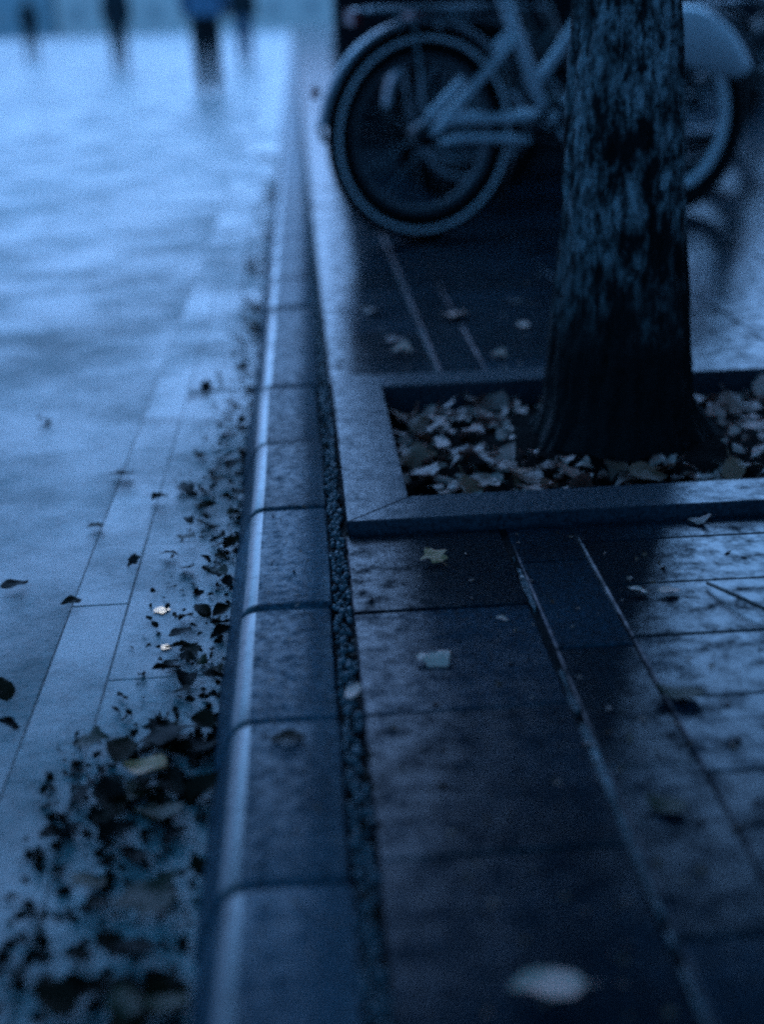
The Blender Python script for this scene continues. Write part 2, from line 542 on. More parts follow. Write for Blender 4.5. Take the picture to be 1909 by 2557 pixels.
# ------------------------------------------------------------------ tree pit
fr = empty('tree_pit_frame', (PX0, PY0, 0))
tag(fr, 'raised grey stone frame around the square tree pit', 'tree pit frame')
def bar(pts, h=.020):
    """mitred bar: 4 plan points, inner drop into the pit, small rounded edges"""
    b = MB()
    c = .003
    P = [Vector((p[0] - PX0, p[1] - PY0, 0)) for p in pts]
    cen = sum(P, Vector()) / 4
    top = [p + (cen - p).normalized() * c * 1.4 for p in P]
    vs = [(p.x, p.y, -.10) for p in P] + [(p.x, p.y, h - c) for p in P] + [(p.x, p.y, h) for p in top]
    fs = []
    for k in range(4):
        k2 = (k + 1) % 4
        fs += [(k, k2, 4 + k2, 4 + k), (4 + k, 4 + k2, 8 + k2, 8 + k)]
    fs += [(8, 9, 10, 11), (3, 2, 1, 0)]
    b.add(vs, fs)
    return b.obj('bar', M['frame'], fr, False)
X0, X1, Y0, Y1 = PX0 - FB, PX1 + FB, PY0 - FB, PY1 + FB
mt = .0012
bar([(X0 + mt, Y0, 0), (X1 - mt, Y0, 0), (PX1 - mt, PY0, 0), (PX0 + mt, PY0, 0)])
bar([(PX0 + mt, PY1, 0), (PX1 - mt, PY1, 0), (X1 - mt, Y1, 0), (X0 + mt, Y1, 0)], .016)
bar([(X0, Y0 + mt, 0), (PX0, PY0 + mt, 0), (PX0, PY1 - mt, 0), (X0, Y1 - mt, 0)], .018)
bar([(PX1, PY0 + mt, 0), (X1, Y0 + mt, 0), (X1, Y1 - mt, 0), (PX1, PY1 - mt, 0)], .018)
# soil
TX, TY = .562, 2.45
def soil_z(x, y):
    d = math.hypot(x - TX, y - TY)
    return -.045 + .04 * math.exp(-(d / .24) ** 2) + .008 * noise.noise(Vector((x * 14, y * 14, 0)))
vs, fs = [], []
NX, NY = 50, 42
for i in range(NX + 1):
    for j in range(NY + 1):
        xx = PX0 + (PX1 - PX0) * i / NX
        yy = PY0 + (PY1 - PY0) * j / NY
        vs.append((xx, yy, soil_z(xx, yy)))
for i in range(NX):
    for j in range(NY):
        a = i * (NY + 1) + j
        fs.append((a, a + NY + 1, a + NY + 2, a + 1))
struct(MB().add(vs, fs).obj('soil', M['soil']))

# ------------------------------------------------------------------ tree
tree = empty('street_tree', (TX, TY, -.03))
tag(tree, 'dark street tree with rough bark growing from the leaf-filled pit', 'tree')
prof = [(-.06, .235), (-.03, .205), (.0, .180), (.03, .158), (.06, .144), (.11, .137), (.22, .127), (.38, .112), (.58, .103), (.76, .094), (1.2, .086), (1.9, .080), (2.3, .078)]
def trunk_r(z):
    for (a, ra), (b_, rb) in zip(prof, prof[1:]):
        if a <= z <= b_:
            t = (z - a) / (b_ - a)
            return ra + (rb - ra) * t
    return prof[-1][1] if z > 0 else prof[0][1]
NA, NZ = 120, 260
vs, fs = [], []
for i in range(NZ + 1):
    z = -.06 + 2.36 * (i / NZ) ** 1.25
    r0 = trunk_r(z)
    for k in range(NA):
        a = 2 * math.pi * k / NA
        ca, sa = math.cos(a), math.sin(a)
        p = Vector((ca * 2.2, sa * 2.2, z * 2.4))
        ridge = abs(noise.noise(Vector((ca * 4.2 + .6 * noise.noise(p * 2), sa * 4.2, z * 2.6)))) * 2
        ridge2 = abs(noise.noise(Vector((ca * 9, sa * 9, z * 8 + 5)))) * 2
        lump = noise.noise(Vector((ca * 1.2, sa * 1.2, z * 1.4 + 9)))
        root = max(0, .1 - z) / .16
        lob = 1 + .10 * root * math.cos(a * 5 + .6) + .05 * root * math.cos(a * 3)
        rr = r0 * lob + .006 * lump - .015 * (1 - min(1, ridge * 1.6)) ** 2 - .006 * (1 - min(1, ridge2 * 1.5)) ** 2
        vs.append((rr * ca, rr * sa, z))
for i in range(NZ):
    for k in range(NA):
        k2 = (k + 1) % NA
        fs.append((i * NA + k, i * NA + k2, (i + 1) * NA + k2, (i + 1) * NA + k))
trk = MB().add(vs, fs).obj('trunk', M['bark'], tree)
tips = []
def limb(p, d, ln, r_, depth, b):
    pts, rad = [p.copy()], [r_]
    q = p.copy()
    dd = d.copy()
    for s in range(5):
        dd = (dd + Vector((rng.gauss(0, .13), rng.gauss(0, .13), rng.gauss(.05, .08)))).normalized()
        q = q + dd * ln / 5
        pts.append(q.copy())
        rad.append(r_ * (1 - .12 * (s + 1)))
        if depth <= 1:
            tips.append(q.copy())
    b.tube(pts, rad, 7 if depth > 1 else 5)
    if depth > 0:
        for _ in range(3 if depth > 1 else 4):
            k = rng.randint(2, 5)
            nd = (dd + Vector((rng.gauss(0, .6), rng.gauss(0, .6), rng.gauss(.1, .35)))).normalized()
            limb(pts[k], nd, ln * rng.uniform(.55, .75), rad[k] * .6, depth - 1, b)
for k in range(8):
    b = MB()
    a = k * .785 + .4
    d = Vector((math.cos(a), math.sin(a), .42 if k % 2 else .7)).normalized()
    limb(Vector((0, 0, 2.12 + .02 * k)), d, 2.3 if k % 2 else 2.0, .05, 2, b)
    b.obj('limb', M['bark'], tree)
for a, el_, z0, ln_ in ((1.25, .12, 2.0, 2.6), (1.62, .2, 2.08, 2.8), (1.95, .14, 2.03, 2.4)):  # low forward limbs added out of view to keep sky off the near slabs
    b = MB()
    limb(Vector((0, 0, z0)), Vector((math.cos(a), math.sin(a), el_)).normalized(), ln_, .045, 2, b)
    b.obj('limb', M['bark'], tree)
b = MB()
limb(Vector((0, 0, 2.2)), Vector((0, 0, 1)), 1.8, .07, 2, b)
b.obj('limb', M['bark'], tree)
cb = MB()
for p in tips:
    for _ in range(44):
        c = p + Vector((rng.gauss(0, .36), rng.gauss(0, .36), rng.gauss(0, .24)))
        s = rng.uniform(.055, .09)
        rot = Euler((rng.gauss(0, .8), rng.gauss(0, .8), rng.uniform(0, 6.28))).to_matrix()
        cb.add([c + rot @ Vector(q) * s for q in ((-1, 0, 0), (0, -.62, .1), (1.1, 0, -.12), (0, .62, .1))], [(0, 1, 2), (0, 2, 3)])
cb.obj('crown', M['crown'], tree, False)

# ------------------------------------------------------------------ fallen leaves
def leaf_mesh(seed, kind, mat, curl=None):
    r_ = random.Random(seed)
    if curl is None:
        curl = r_.uniform(-1.1, 1.1)
    bend = r_.uniform(-.35, .35)
    b = MB()
    n_r = 11
    lob = kind != 'oval'
    ph = r_.uniform(0, 6)
    asym = r_.uniform(-.12, .12)
    vs, fs = [], []
    for i_ in range(n_r):
        t = i_ / (n_r - 1)
        y = -.5 + 1.02 * t
        wd = .33 * math.sin(math.pi * min(1, t ** .82)) ** .8 if 0 < t < 1 else .0
        if lob:
            wd *= 1.25 * (1 + .34 * math.sin(t * 13.5 + .6))
        for c_ in (-1, -.5, 0, .5, 1):
            ww = wd * (1 + .10 * r_.uniform(-1, 1)) * (1 + asym * c_)
            x_ = c_ * ww
            yy = y + (.07 * abs(c_) * (1 if lob else .4)) * (1 - t)
            z_ = curl * x_ * x_ * 2 + bend * y * y * 1.2 + .05 * math.sin(ph + 7 * y + 3 * c_) * abs(c_) + .035 * abs(c_)
            vs.append((x_, yy, z_))
    for i_ in range(n_r - 1):
        for c_ in range(4):
            a = i_ * 5 + c_
            fs.append((a, a + 1, a + 6, a + 5))
    b.add(vs, fs)
    # stalk
    b.add([(-.012, -.5, .0), (.012, -.5, 0), (.02, -.78, .03), (0, -.78, .045)], [(0, 1, 2, 3)])
    return b.mesh('fallen_leaf', M[mat])
LV = {}
for mat in ('leaf_pit', 'leaf_dark', 'leaf_brown', 'leaf_pale', 'leaf_yellow'):
    LV[mat] = [leaf_mesh(k * 13 + len(mat), 'oval' if k else 'lobed', mat) for k in range(6)]
def leaf(mat, x, y, z, size, label, group=None, tilt=.25, rz=None, var=None, me=None):
    me = me or LV[mat][rng.randrange(6) if var is None else var]
    s = size * rng.uniform(.95, 1.05)
    o = inst('fallen_leaf', me, None, (x, y, z), (rng.gauss(0, tilt), rng.gauss(0, tilt), rng.uniform(0, 6.28) if rz is None else rz), (s, s, s))
    return tag(o, label, 'leaf', group)

# single leaves one can point at
leaf('leaf_pale', .159, .880, .012, .062, 'large pale leaf lying alone in the dark foreground at the bottom', rz=1.42, me=leaf_mesh(777, 'oval', 'leaf_pale', .2), tilt=.06)
leaf('leaf_pale', .128, 1.484, .012, .044, 'pale curled leaf arching over the slab just below the tree pit frame', rz=1.5, me=leaf_mesh(503, 'lobed', 'leaf_pale', -1.6), tilt=.05)
leaf('leaf_yellow', .159, 1.80, .010, .042, 'small yellow-brown leaf against the near edge of the pit frame', rz=.5, var=0, tilt=.2)
leaf('leaf_pale', .028, 1.405, .006, .034, 'pale leaf stuck in the gravel gap behind the kerb', rz=.4, var=2, tilt=.35)
leaf('leaf_dark', -.046, 1.314, .004, .040, 'dark flat leaf lying on top of a kerb stone', rz=1.5, var=4, tilt=.03)
leaf('leaf_brown', .388, 1.355, .008, .055, 'grey-brown leaf on the dark slabs at the right below the pit', rz=1.2, var=2, tilt=.12)
leaf('leaf_pale', .223, 1.585, .006, .016, 'tiny pale leaf scrap beside the mortar joint below the pit', rz=1.2, var=3, tilt=.2)
leaf('leaf_pale', .372, 3.461, .008, .075, 'broad pale leaf on the wet slabs between the bicycle and the pit', rz=1.4, var=0, tilt=.12)
leaf('leaf_pale', .207, 3.08, .008, .050, 'pale leaf on the slabs just behind the pit corner', rz=1.2, var=1, tilt=.12)
leaf('leaf_pit', .200, 3.19, .008, .052, 'dull leaf lying right behind the pale leaf near the pit corner', rz=1.9, var=2, tilt=.12)
leaf('leaf_pit', .161, 3.569, .008, .065, 'dull leaf on the slabs beside the gravel gap before the rear wheel', rz=.8, var=4, tilt=.12)
leaf('leaf_pit', .541, 3.605, .008, .055, 'dull leaf on the slabs left of the trunk, farthest toward the bicycle', rz=1.6, var=5, tilt=.12)
leaf('leaf_pale', .516, 3.289, .008, .040, 'small pale leaf on the slabs close to the left edge of the trunk', rz=.4, var=2, tilt=.15)
leaf('leaf_pale', .418, 2.991, .008, .036, 'small pale leaf next to the far bar of the pit frame', rz=1.1, var=1, tilt=.15)
leaf('leaf_pale', .411, 1.648, .006, .026, 'left one of two small leaf scraps on the dark slabs below the frame', rz=1.4, var=2, tilt=.1)
leaf('leaf_pale', .450, 1.643, .006, .034, 'right one of two small leaf scraps on the dark slabs below the frame', rz=1.7, var=4, tilt=.1)
leaf('leaf_pit', .562, 1.895, .008, .038, 'leaf leaning on the outer side of the near frame bar at the right', rz=1.2, var=4, tilt=.25)
leaf('leaf_brown', .316, 1.134, .006, .045, 'faint dark leaf on the black slabs at the lower right', rz=.9, var=2, tilt=.08)
leaf('leaf_dark', -.198, 1.462, ZR + .016, .075, 'large dark lobed leaf pointing up at the top of the gutter heap', rz=.1, var=0, tilt=.2)
leaf('leaf_yellow', -.208, 1.385, ZR + .014, .055, 'olive-yellow leaf in the gutter heap below the large dark leaf', rz=1.2, var=1, tilt=.15)
leaf('leaf_brown', -.183, 1.295, ZR + .014, .055, 'brown leaf in the middle of the gutter heap', rz=1.6, var=2, tilt=.15)
leaf('leaf_brown', -.180, 1.139, ZR + .016, .070, 'large grey-brown leaf low in the gutter heap beside the kerb foot', rz=.7, var=0, tilt=.15)
leaf('leaf_brown', -.157, 1.969, ZR + .012, .050, 'brown leaf against the kerb foot beside the pit corner', rz=.7, var=1, tilt=.25)
for x, y, s, lab in [
        (-.364, 2.505, .046, 'lone dark leaf on the bright road, farthest left of the gutter cluster'),
        (-.239, 2.403, .055, 'thick dark leaf on the road just left of the gutter cluster'),
        (-.375, 2.228, .036, 'small dark leaf on the road below the lone dark leaf'),
        (-.467, 1.977, .044, 'dark triangular leaf near the left edge of the road'),
        (-.369, 1.901, .032, 'small dark leaf on the road right of the triangular leaf'),
        (-.281, 2.358, .032, 'small dark leaf between the lone leaf and the thick leaf'),
        (-.294, 2.056, .026, 'tiny dark leaf on the road midway to the gutter'),
        (-.240, 2.078, .034, 'dark leaf on the road beside the brown leaf at the kerb foot'),
        (-.581, 2.928, .040, 'farthest small leaf alone on the open road at the left'),
        (-.412, 1.620, .040, 'upper of two dark leaves cut by the left picture edge'),
        (-.388, 1.527, .030, 'lower of two dark leaves cut by the left picture edge'),
        (-.245, 3.144, .042, 'dark leaf on the road level with the far side of the pit'),
        (-.184, 4.787, .070, 'dark leaf in the gutter level with the rear wheel'),
        (-.161, 6.752, .090, 'far dark leaf in the gutter beyond the rear wheel'),
        (-.211, 8.918, .100, 'farthest dark leaf in the gutter along the kerb')]:
    leaf('leaf_dark', x, y, ZR + .010, s, lab, tilt=.3)
# the gutter
def gut(n_, y0, y1, wfun, smin, smax, lab, mat='leaf_dark', lift=.02):
    for _ in range(n_):
        y = rng.uniform(y0, y1)
        wd = wfun(y)
        x = -.138 - wd * rng.random() ** 1.25
        leaf(mat if rng.random() < .86 else 'leaf_brown', x, y, ZR + .005 + rng.random() * lift, rng.uniform(smin, smax),
             lab, 'leaves lying along the gutter', tilt=.24)
gut(46, .92, 1.46, lambda y: .165 - .03 * abs(y - 1.1), .028, .058, 'wet dark leaf in the big heap at the lower left, nearest in the gutter', lift=.012)
gut(34, 1.46, 2.1, lambda y: .075, .016, .040, 'small wet leaf against the kerb just above the big gutter heap', lift=.012)
gut(26, 2.1, 2.65, lambda y: .09, .02, .046, 'wet leaf in the gutter cluster level with the tree pit', lift=.012)
gut(20, 2.65, 4.2, lambda y: .06, .022, .05, 'wet leaf at the kerb foot between the tree pit and the rear wheel', lift=.01)
gut(14, 4.2, 8.5, lambda y: .08, .03, .06, 'blurred leaf in the far gutter beyond the rear wheel', lift=.01)
# the pit
cnt = 0
while cnt < 118:
    x, y = rng.uniform(PX0 + .02, .97), rng.uniform(PY0 + .02, PY1 - .02)
    d = math.hypot(x - TX, y - TY)
    if d < .19 or (d < .27 and rng.random() < .65):
        continue
    if x > .85 and rng.random() < .5:
        continue
    leaf('leaf_pit', x, y, soil_z(x, y) + rng.uniform(.010, .034), rng.uniform(.038, .074),
         'fallen leaf in the tree pit litter right of the trunk' if x > TX + .15 else
         ('fallen leaf in the tree pit litter in front of the trunk' if y < TY - .14 and x > TX - .15 else
          ('fallen leaf in the tree pit litter left of the trunk' if x < TX - .1 else 'fallen leaf in the tree pit litter behind the trunk')),
         'leaves covering the tree pit', tilt=.38)
    cnt += 1
# the litter below and between them, too small and mixed to count
def litter(name, mat, pts, label):
    b = MB()
    for (x, y, z, s) in pts:
        me = LV[mat][rng.randrange(6)]
        rot = Euler((rng.gauss(0, .5), rng.gauss(0, .5), rng.uniform(0, 6.28))).to_matrix()
        b.add([Vector((x, y, z)) + rot @ v.co * s for v in me.vertices], [tuple(p.vertices) for p in me.polygons])
    o = b.obj(name, M[mat])
    o['kind'] = 'stuff'
    o['label'] = label
    return o
pts = []
for _ in range(420):
    x, y = rng.uniform(PX0 + .012, PX1 - .012), rng.uniform(PY0 + .012, PY1 - .012)
    if math.hypot(x - TX, y - TY) < .2:
        continue
    pts.append((x, y, soil_z(x, y) + rng.uniform(.004, .016), rng.uniform(.014, .036)))
litter('leaf_litter', 'leaf_pit', pts, 'broken leaf litter on the soil of the tree pit')
pts = []
for _ in range(420):
    y = rng.uniform(.85, 1.5)
    x = -.135 - .19 * rng.random() ** 1.1
    pts.append((x, y, ZR + rng.uniform(.002, .008), rng.uniform(.005, .020)))
for _ in range(700):
    y = 1.45 + 6 * rng.random() ** 1.6
    x = -.135 - (.13 if y < 2.8 else .09) * rng.random() ** 2.0
    pts.append((x, y, ZR + rng.uniform(.002, .005), rng.uniform(.006, .016)))
litter('gutter_debris', 'leaf_dark', pts, 'dark crumbled leaf debris in the gutter')
pts = []
for _ in range(160):
    y = .7 + 3 * rng.random()
    pts.append((rng.uniform(.018, .042), y, rng.uniform(-.008, .002), rng.uniform(.006, .016)))
litter('joint_debris', 'leaf_dark', pts, 'dark leaf debris in the gravel gap')
pts = []
for _ in range(230):
    y = .85 + 1.9 * rng.random() ** 1.3
    if 1.9 < y:
        continue
    pts.append((.06 + rng.random() ** .8 * (.18 + .26 * y), y, .002, rng.uniform(.004, .011)))
for _ in range(70):
    pts.append((rng.uniform(.06, .9), rng.uniform(2.86, 4.3), .002, rng.uniform(.005, .014)))
for _ in range(60):
    pts.append((rng.uniform(-.075, .008), rng.uniform(.85, 3.2), .002, rng.uniform(.003, .008)))
litter('leaf_crumbs', 'leaf_pit', pts, 'tiny leaf crumbs scattered over the wet slabs')
tw = MB().tube([(.505, 1.66, .006), (.525, 1.60, .012), (.55, 1.545, .013), (.585, 1.50, .009), (.63, 1.47, .006)], [.0022, .0026, .0026, .002, .0015], 6).obj('twig', M['twig'])
tag(tw, 'thin dark curved twig on the bright slabs at the right', 'twig')

# ------------------------------------------------------------------ bicycles
def fender_profile(wd, depth, th=.003):
    o_, i_ = [], []
    for k in range(9):
        a = math.pi * k / 8
        o_.append((depth * math.sin(a) ** .6 if math.sin(a) > 0 else 0, wd / 2 * -math.cos(a)))
        i_.append(((depth - th) * math.sin(a) ** .6 if math.sin(a) > 0 else 0, (wd / 2 - th) * -math.cos(a)))
    return o_ + i_[::-1]
def wheel(parent, loc, rz, mats, name='wheel', rim_r=.248):
    w_ = MB().ring(rim_r, [(-.012, -.011), (.008, -.014), (.012, -.012), (.012, .012), (.008, .014), (-.012, .011), (-.016, 0)], 72).obj(name, mats['rim'], parent)
    w_.location = loc
    w_.rotation_euler = (0, 0, rz)
    tp = [(.036 * math.cos(t), .024 * math.sin(t)) for t in [k * math.pi / 6 for k in range(12)]]
    MB().ring(.309, [(.036 * math.cos(t), .026 * math.sin(t)) for t in [k * math.pi / 6 for k in range(12)]], 80).obj('tyre', mats['tyre'], w_)
    # inner wall of the tyre down to the rim
    MB().ring(.274, [(-.016, -.013), (.012, -.021), (.016, 0), (.012, .021), (-.016, .013)], 72).obj('tyre_wall', mats['tyre'], w_)
    for s in (-1, 1):
        MB().ring(.312, [(-.010, s * .0255), (-.002, s * .0284), (.005, s * .0268), (-.002, s * .0245)], 80).obj('sidewall_band', mats['band'], w_)
    sp = MB()
    for k in range(28):
        a = 2 * math.pi * k / 28
        s = 1 if k % 2 else -1
        a2 = a + (.5 if (k // 2) % 2 else -.5)
        sp.tube([(.03 * math.cos(a2), s * .03, .03 * math.sin(a2)), (.238 * math.cos(a), 0, .238 * math.sin(a))], .0012, 4, False)
    sp.obj('spokes', mats['alu'], w_)
    hb = MB().tube([(0, -.05, 0), (0, -.036, 0), (0, -.035, 0), (0, .035, 0), (0, .036, 0), (0, .05, 0)], [.012, .012, .036, .036, .012, .012], 20)
    hb.obj('hub', mats['dark'], w_)
    return w_
def make_bike(loc, yaw, steer, mats, lean=3.0, deep_front=False, rear_light=True):
    B = empty('bicycle', (*loc, 0), yaw)
    B.rotation_euler = (R(lean), 0, yaw)
    AX = .345
    rw = wheel(B, (0, 0, AX), 0, mats)
    # rear mudguard
    f = MB().ring(.356, fender_profile(.058, .016), 44, R(42), R(172)).obj('rear_mudguard', mats['fender'], B)
    f.location = (0, 0, AX)
    flap = MB().add([(-.352, -.022, .0), (-.352, .022, .0), (-.366, .018, .055), (-.366, -.018, .055),
                     (-.358, -.022, .0), (-.358, .022, .0), (-.372, .018, .055), (-.372, -.018, .055)],
                    [(0, 1, 2, 3), (7, 6, 5, 4), (0, 4, 5, 1), (3, 2, 6, 7), (1, 5, 6, 2), (0, 3, 7, 4)]).obj('mud_flap', mats['tyre'], f, False)
    for s in (-1, 1):
        MB().tube([(0, s * .055, 0), (-.345 * math.cos(R(SUN_EL)), s * .026, .02)], .003, 6).obj('stay', mats['dark'], f)
    # frame: paired chain stays and seat stays, leaning seat tube, low double down tube
    fm = MB()
    for s in (-1, 1):
        fm.tube([(-.0, s * .062, .352), (.06, s * .060, .395), (.30, s * .050, .388), (.475, s * .030, .383)], [.011, .017, .018, .018], 12)
        fm.tube([(.02, s * .062, .36), (.06, s * .060, .405), (.20, s * .050, .53), (.335, s * .028, .652)], [.011, .0155, .0155, .015], 12)
    fm.tube([(.475, 0, .372), (.405, 0, .525), (.343, 0, .664), (.30, 0, .76)], .0215, 14)
    fm.tube([(.475, 0, .378), (.53, 0, .395), (.62, 0, .465), (.76, 0, .67), (.865, 0, .84)], .021, 14)
    fm.tube([(.432, 0, .500), (.475, 0, .545), (.60, 0, .70), (.74, 0, .855), (.85, 0, .93)], .0195, 14)
    fm.tube([(.885, 0, .78), (.83, 0, 1.0)], .022, 14)
    fm.tube([(.475, -.045, .365), (.475, .045, .365)], .026, 16)
    fm.obj('frame', mats['frame'], B)
    # chain case on the near (right-hand) side
    cg = MB()
    cg.tube([(.03, -.072, .325), (.10, -.074, .338), (.25, -.074, .327), (.365, -.074, .312)], [.011, .016, .016, .013], 10)
    cg.obj('chain_guard', mats['guard'], B)
    cr = MB().ring(.075, [(-.012, -.07), (.012, -.07), (.012, -.064), (-.012, -.064)], 36).obj('chainring', mats['dark'], B)
    cr.location = (.475, 0, .345)
    spd = MB()
    for k in range(5):
        a = k * 2 * math.pi / 5
        spd.tube([(0, -.067, 0), (.066 * math.cos(a), -.067, .066 * math.sin(a))], .006, 6)
    spd.obj('spider', mats['dark'], cr)
    for s, a in ((-1, -50), (1, 130)):
        ca, sa = math.cos(R(a)), math.sin(R(a))
        cr2 = MB().tube([(.475, s * .085, .345), (.475 + .17 * ca, s * .092, .345 + .17 * sa)], [.013, .010], 8).obj('crank', mats['alu'], B)
        px, pz = .475 + .17 * ca, .345 + .17 * sa
        pd = MB().box(px - .045, px + .045, min(s * .10, s * .19), max(s * .10, s * .19), pz - .012, pz + .012).obj('pedal', mats['tyre'], cr2, False)
    # seat post and saddle
    MB().tube([(.30, 0, .75), (.262, 0, .86)], .0135, 10).obj('seat_post', mats['alu'], B)
    sd_ = MB()
    secs = [(-.13, .085, .0, .03), (-.10, .105, .012, .045), (-.04, .10, .012, .05), (.03, .06, .004, .045), (.10, .028, .0, .035), (.15, .018, -.006, .02)]
    vs, fs = [], []
    for (x, hw, dz, hh) in secs:
        for k in range(10):
            t = 2 * math.pi * k / 10
            vs.append((x, hw * math.cos(t), dz + hh / 2 * math.sin(t)))
    for i in range(len(secs) - 1):
        for k in range(10):
            fs.append((i * 10 + k, i * 10 + (k + 1) % 10, (i + 1) * 10 + (k + 1) % 10, (i + 1) * 10 + k))
    fs += [tuple(range(10))[::-1], tuple(50 + k for k in range(10))]
    q = sd_.add(vs, fs).obj('saddle', mats['saddle'], B)
    q.location = (.262, 0, .90)
    # rear rack
    rk = MB()
    for s in (-1, 1):
        rk.tube([(.20, s * .05, .745), (-.20, s * .06, .742), (-.225, s * .04, .742)], .006, 8)
        rk.tube([(-.06, s * .062, .742), (-.02, s * .066, .40), (0, s * .062, .352)], .005, 8)
        rk.tube([(.20, s * .05, .745), (.315, s * .02, .735)], .005, 8)
    rk.tube([(-.225, -.045, .742), (-.225, .045, .742)], .006, 8)
    for x in (-.12, -.02, .08, .17):
        rk.tube([(x, -.056, .744), (x, .056, .744)], .0045, 8)
    rk.box(-.19, .17, -.03, .03, .747, .752)
    rk.obj('rack', mats['rack'], B)
    if rear_light:
        MB().box(-.255, -.233, -.04, .04, .70, .745).obj('rear_light', M['red'], B, False)
        MB().tube([(-.372, 0, .50), (-.385, 0, .502)], .022, 14).obj('reflector', M['red'], f).location = (0, 0, -AX)
    # kick stand
    MB().tube([(.42, .05, .35), (.40, .13, .18), (.39, .17, .012)], .008, 8).obj('kick_stand', mats['dark'], B)
    # steering group: fork, front wheel, mudguard, handlebar all turned by the steer angle
    ax0 = Vector((.885, 0, .78))
    axis = Vector((-.055, 0, .22)).normalized()
    rotm = Matrix.Rotation(R(steer), 4, axis)
    T = Matrix.Translation(ax0) @ rotm @ Matrix.Translation(-ax0)
    def turned(o):
        o.matrix_local = T @ o.matrix_local
        return o
    fx = 1.0
    fk = MB()
    for s in (-1, 1):
        fk.tube([(.892, s * .035, .735), (.92, s * .045, .62), (.96, s * .05, .45), (fx, s * .05, AX)], [.014, .013, .011, .009], 10)
    fk.tube([(.892, -.045, .74), (.892, .045, .74)], .016, 10)
    fk.tube([(.892, 0, .74), (.83, 0, 1.03)], .013, 10)
    turned(fk.obj('fork', mats['frame'], B))
    bpy.context.view_layer.update()
    fw = wheel(B, (fx, 0, AX), 0, dict(mats, band=mats['tyre'], rim=mats['front_rim']))
    fw.matrix_local = T @ Matrix.Translation((fx, 0, AX))
    if deep_front:
        # deep valanced guard: outer arc, lower edge a straight slanting chord
        b = MB()
        ro, hw = .378, .036
        vs, fs = [], []
        n_ = 26
        a0, a1 = R(24), R(128)
        for i in range(n_ + 1):
            a = a0 + (a1 - a0) * i / n_
            c0, s0 = math.cos(a), math.sin(a)
            # chord height below the arc
            p0, p1 = Vector((ro * .80 * math.cos(a0), ro * .80 * math.sin(a0))), Vector((-.205, .235))
            u = (ro * c0 - p0.x) / (p1.x - p0.x)
            u = max(0, min(1, u))
            low = p0.lerp(p1, u)
            ring = []
            for t in range(7):
                th = math.pi * t / 6
                ring.append((ro * c0 - .018 * (1 - math.sin(th)) * c0, -hw * math.cos(th), ro * s0 - .018 * (1 - math.sin(th)) * s0))
            lx = min(ro * c0 - .012 * c0, max(low.x, -.3))
            ring = [(lx, -hw * .98, low.y)] + ring + [(lx, hw * .98, low.y)]
            vs += ring
        p = 9
        for i in range(n_):
            for k in range(p - 1):
                fs.append((i * p + k, i * p + k + 1, (i + 1) * p + k + 1, (i + 1) * p + k))
        fg = b.add(vs, fs).obj('front_mudguard', M['fender_pale'], B)
        md = fg.modifiers.new('solid', 'SOLIDIFY')
        md.thickness = .003
    else:
        fg = MB().ring(.356, fender_profile(.058, .016), 44, R(20), R(165)).obj('front_mudguard', mats['fender'], B)
    fg.matrix_local = T @ Matrix.Translation((fx, 0, AX))
    hb = MB()
    hb.tube([(.72, -.29, 1.06), (.80, -.27, 1.075), (.86, -.18, 1.09), (.845, -.05, 1.07), (.835, 0, 1.065), (.845, .05, 1.07), (.86, .18, 1.09), (.80, .27, 1.075), (.72, .29, 1.06)], .011, 10)
    hb.tube([(.83, 0, 1.02), (.835, 0, 1.065)], .014, 10)
    h_ = turned(hb.obj('handlebar', mats['alu'], B))
    for s in (-1, 1):
        MB().tube([(.72, s * .29, 1.06), (.63, s * .30, 1.05)], .016, 10).obj('grip', mats['saddle'], h_)
    lamp = MB().tube([(.90, 0, .96), (.95, 0, .955), (.955, 0, .955)], [.022, .032, .03], 14).obj('headlight', mats['dark'], B)
    turned(lamp)
    return B
light_set = dict(rim=M['rim'], tyre=M['rubber'], band=M['stripe'], alu=M['alu'], dark=M['darkmetal'], fender=M['fender_silver'],
                 frame=M['paint'], guard=M['paint'], saddle=M['saddle'], rack=M['alu'], front_rim=M['stripe'])
dark_set = dict(light_set, frame=M['black'], guard=M['black'], fender=M['fender_silver'], rack=M['alu'], rim=M['alu'], band=M['rubber'], front_rim=M['darkmetal'])
dark_set2 = dict(dark_set, fender=M['black'], rack=M['alu'])
tag(make_bike((.407, 4.78), R(20), 8, light_set, 2.5, True), 'pale grey bicycle parked behind the tree with its rear wheel in full view', 'bicycle', 'bicycles parked behind the tree')
tag(make_bike((.68, 5.66), R(17), 12, dark_set, 2.5), 'dark bicycle directly behind the pale one, red rear light showing', 'bicycle', 'bicycles parked behind the tree')
tag(make_bike((.72, 6.45), R(22), 15, dark_set2, 2.5), 'third bicycle, dark, farthest back just before the tall wall', 'bicycle', 'bicycles parked behind the tree')
tag(make_bike((2.10, 7.4), R(12), -20, dark_set2, 2.5), 'dark bicycle at the right picture edge beyond the pale front mudguard', 'bicycle', 'bicycles parked behind the tree')

M['far'] = plain('far_wall', (.45, .45, .46), .8, 0, .2, .2)
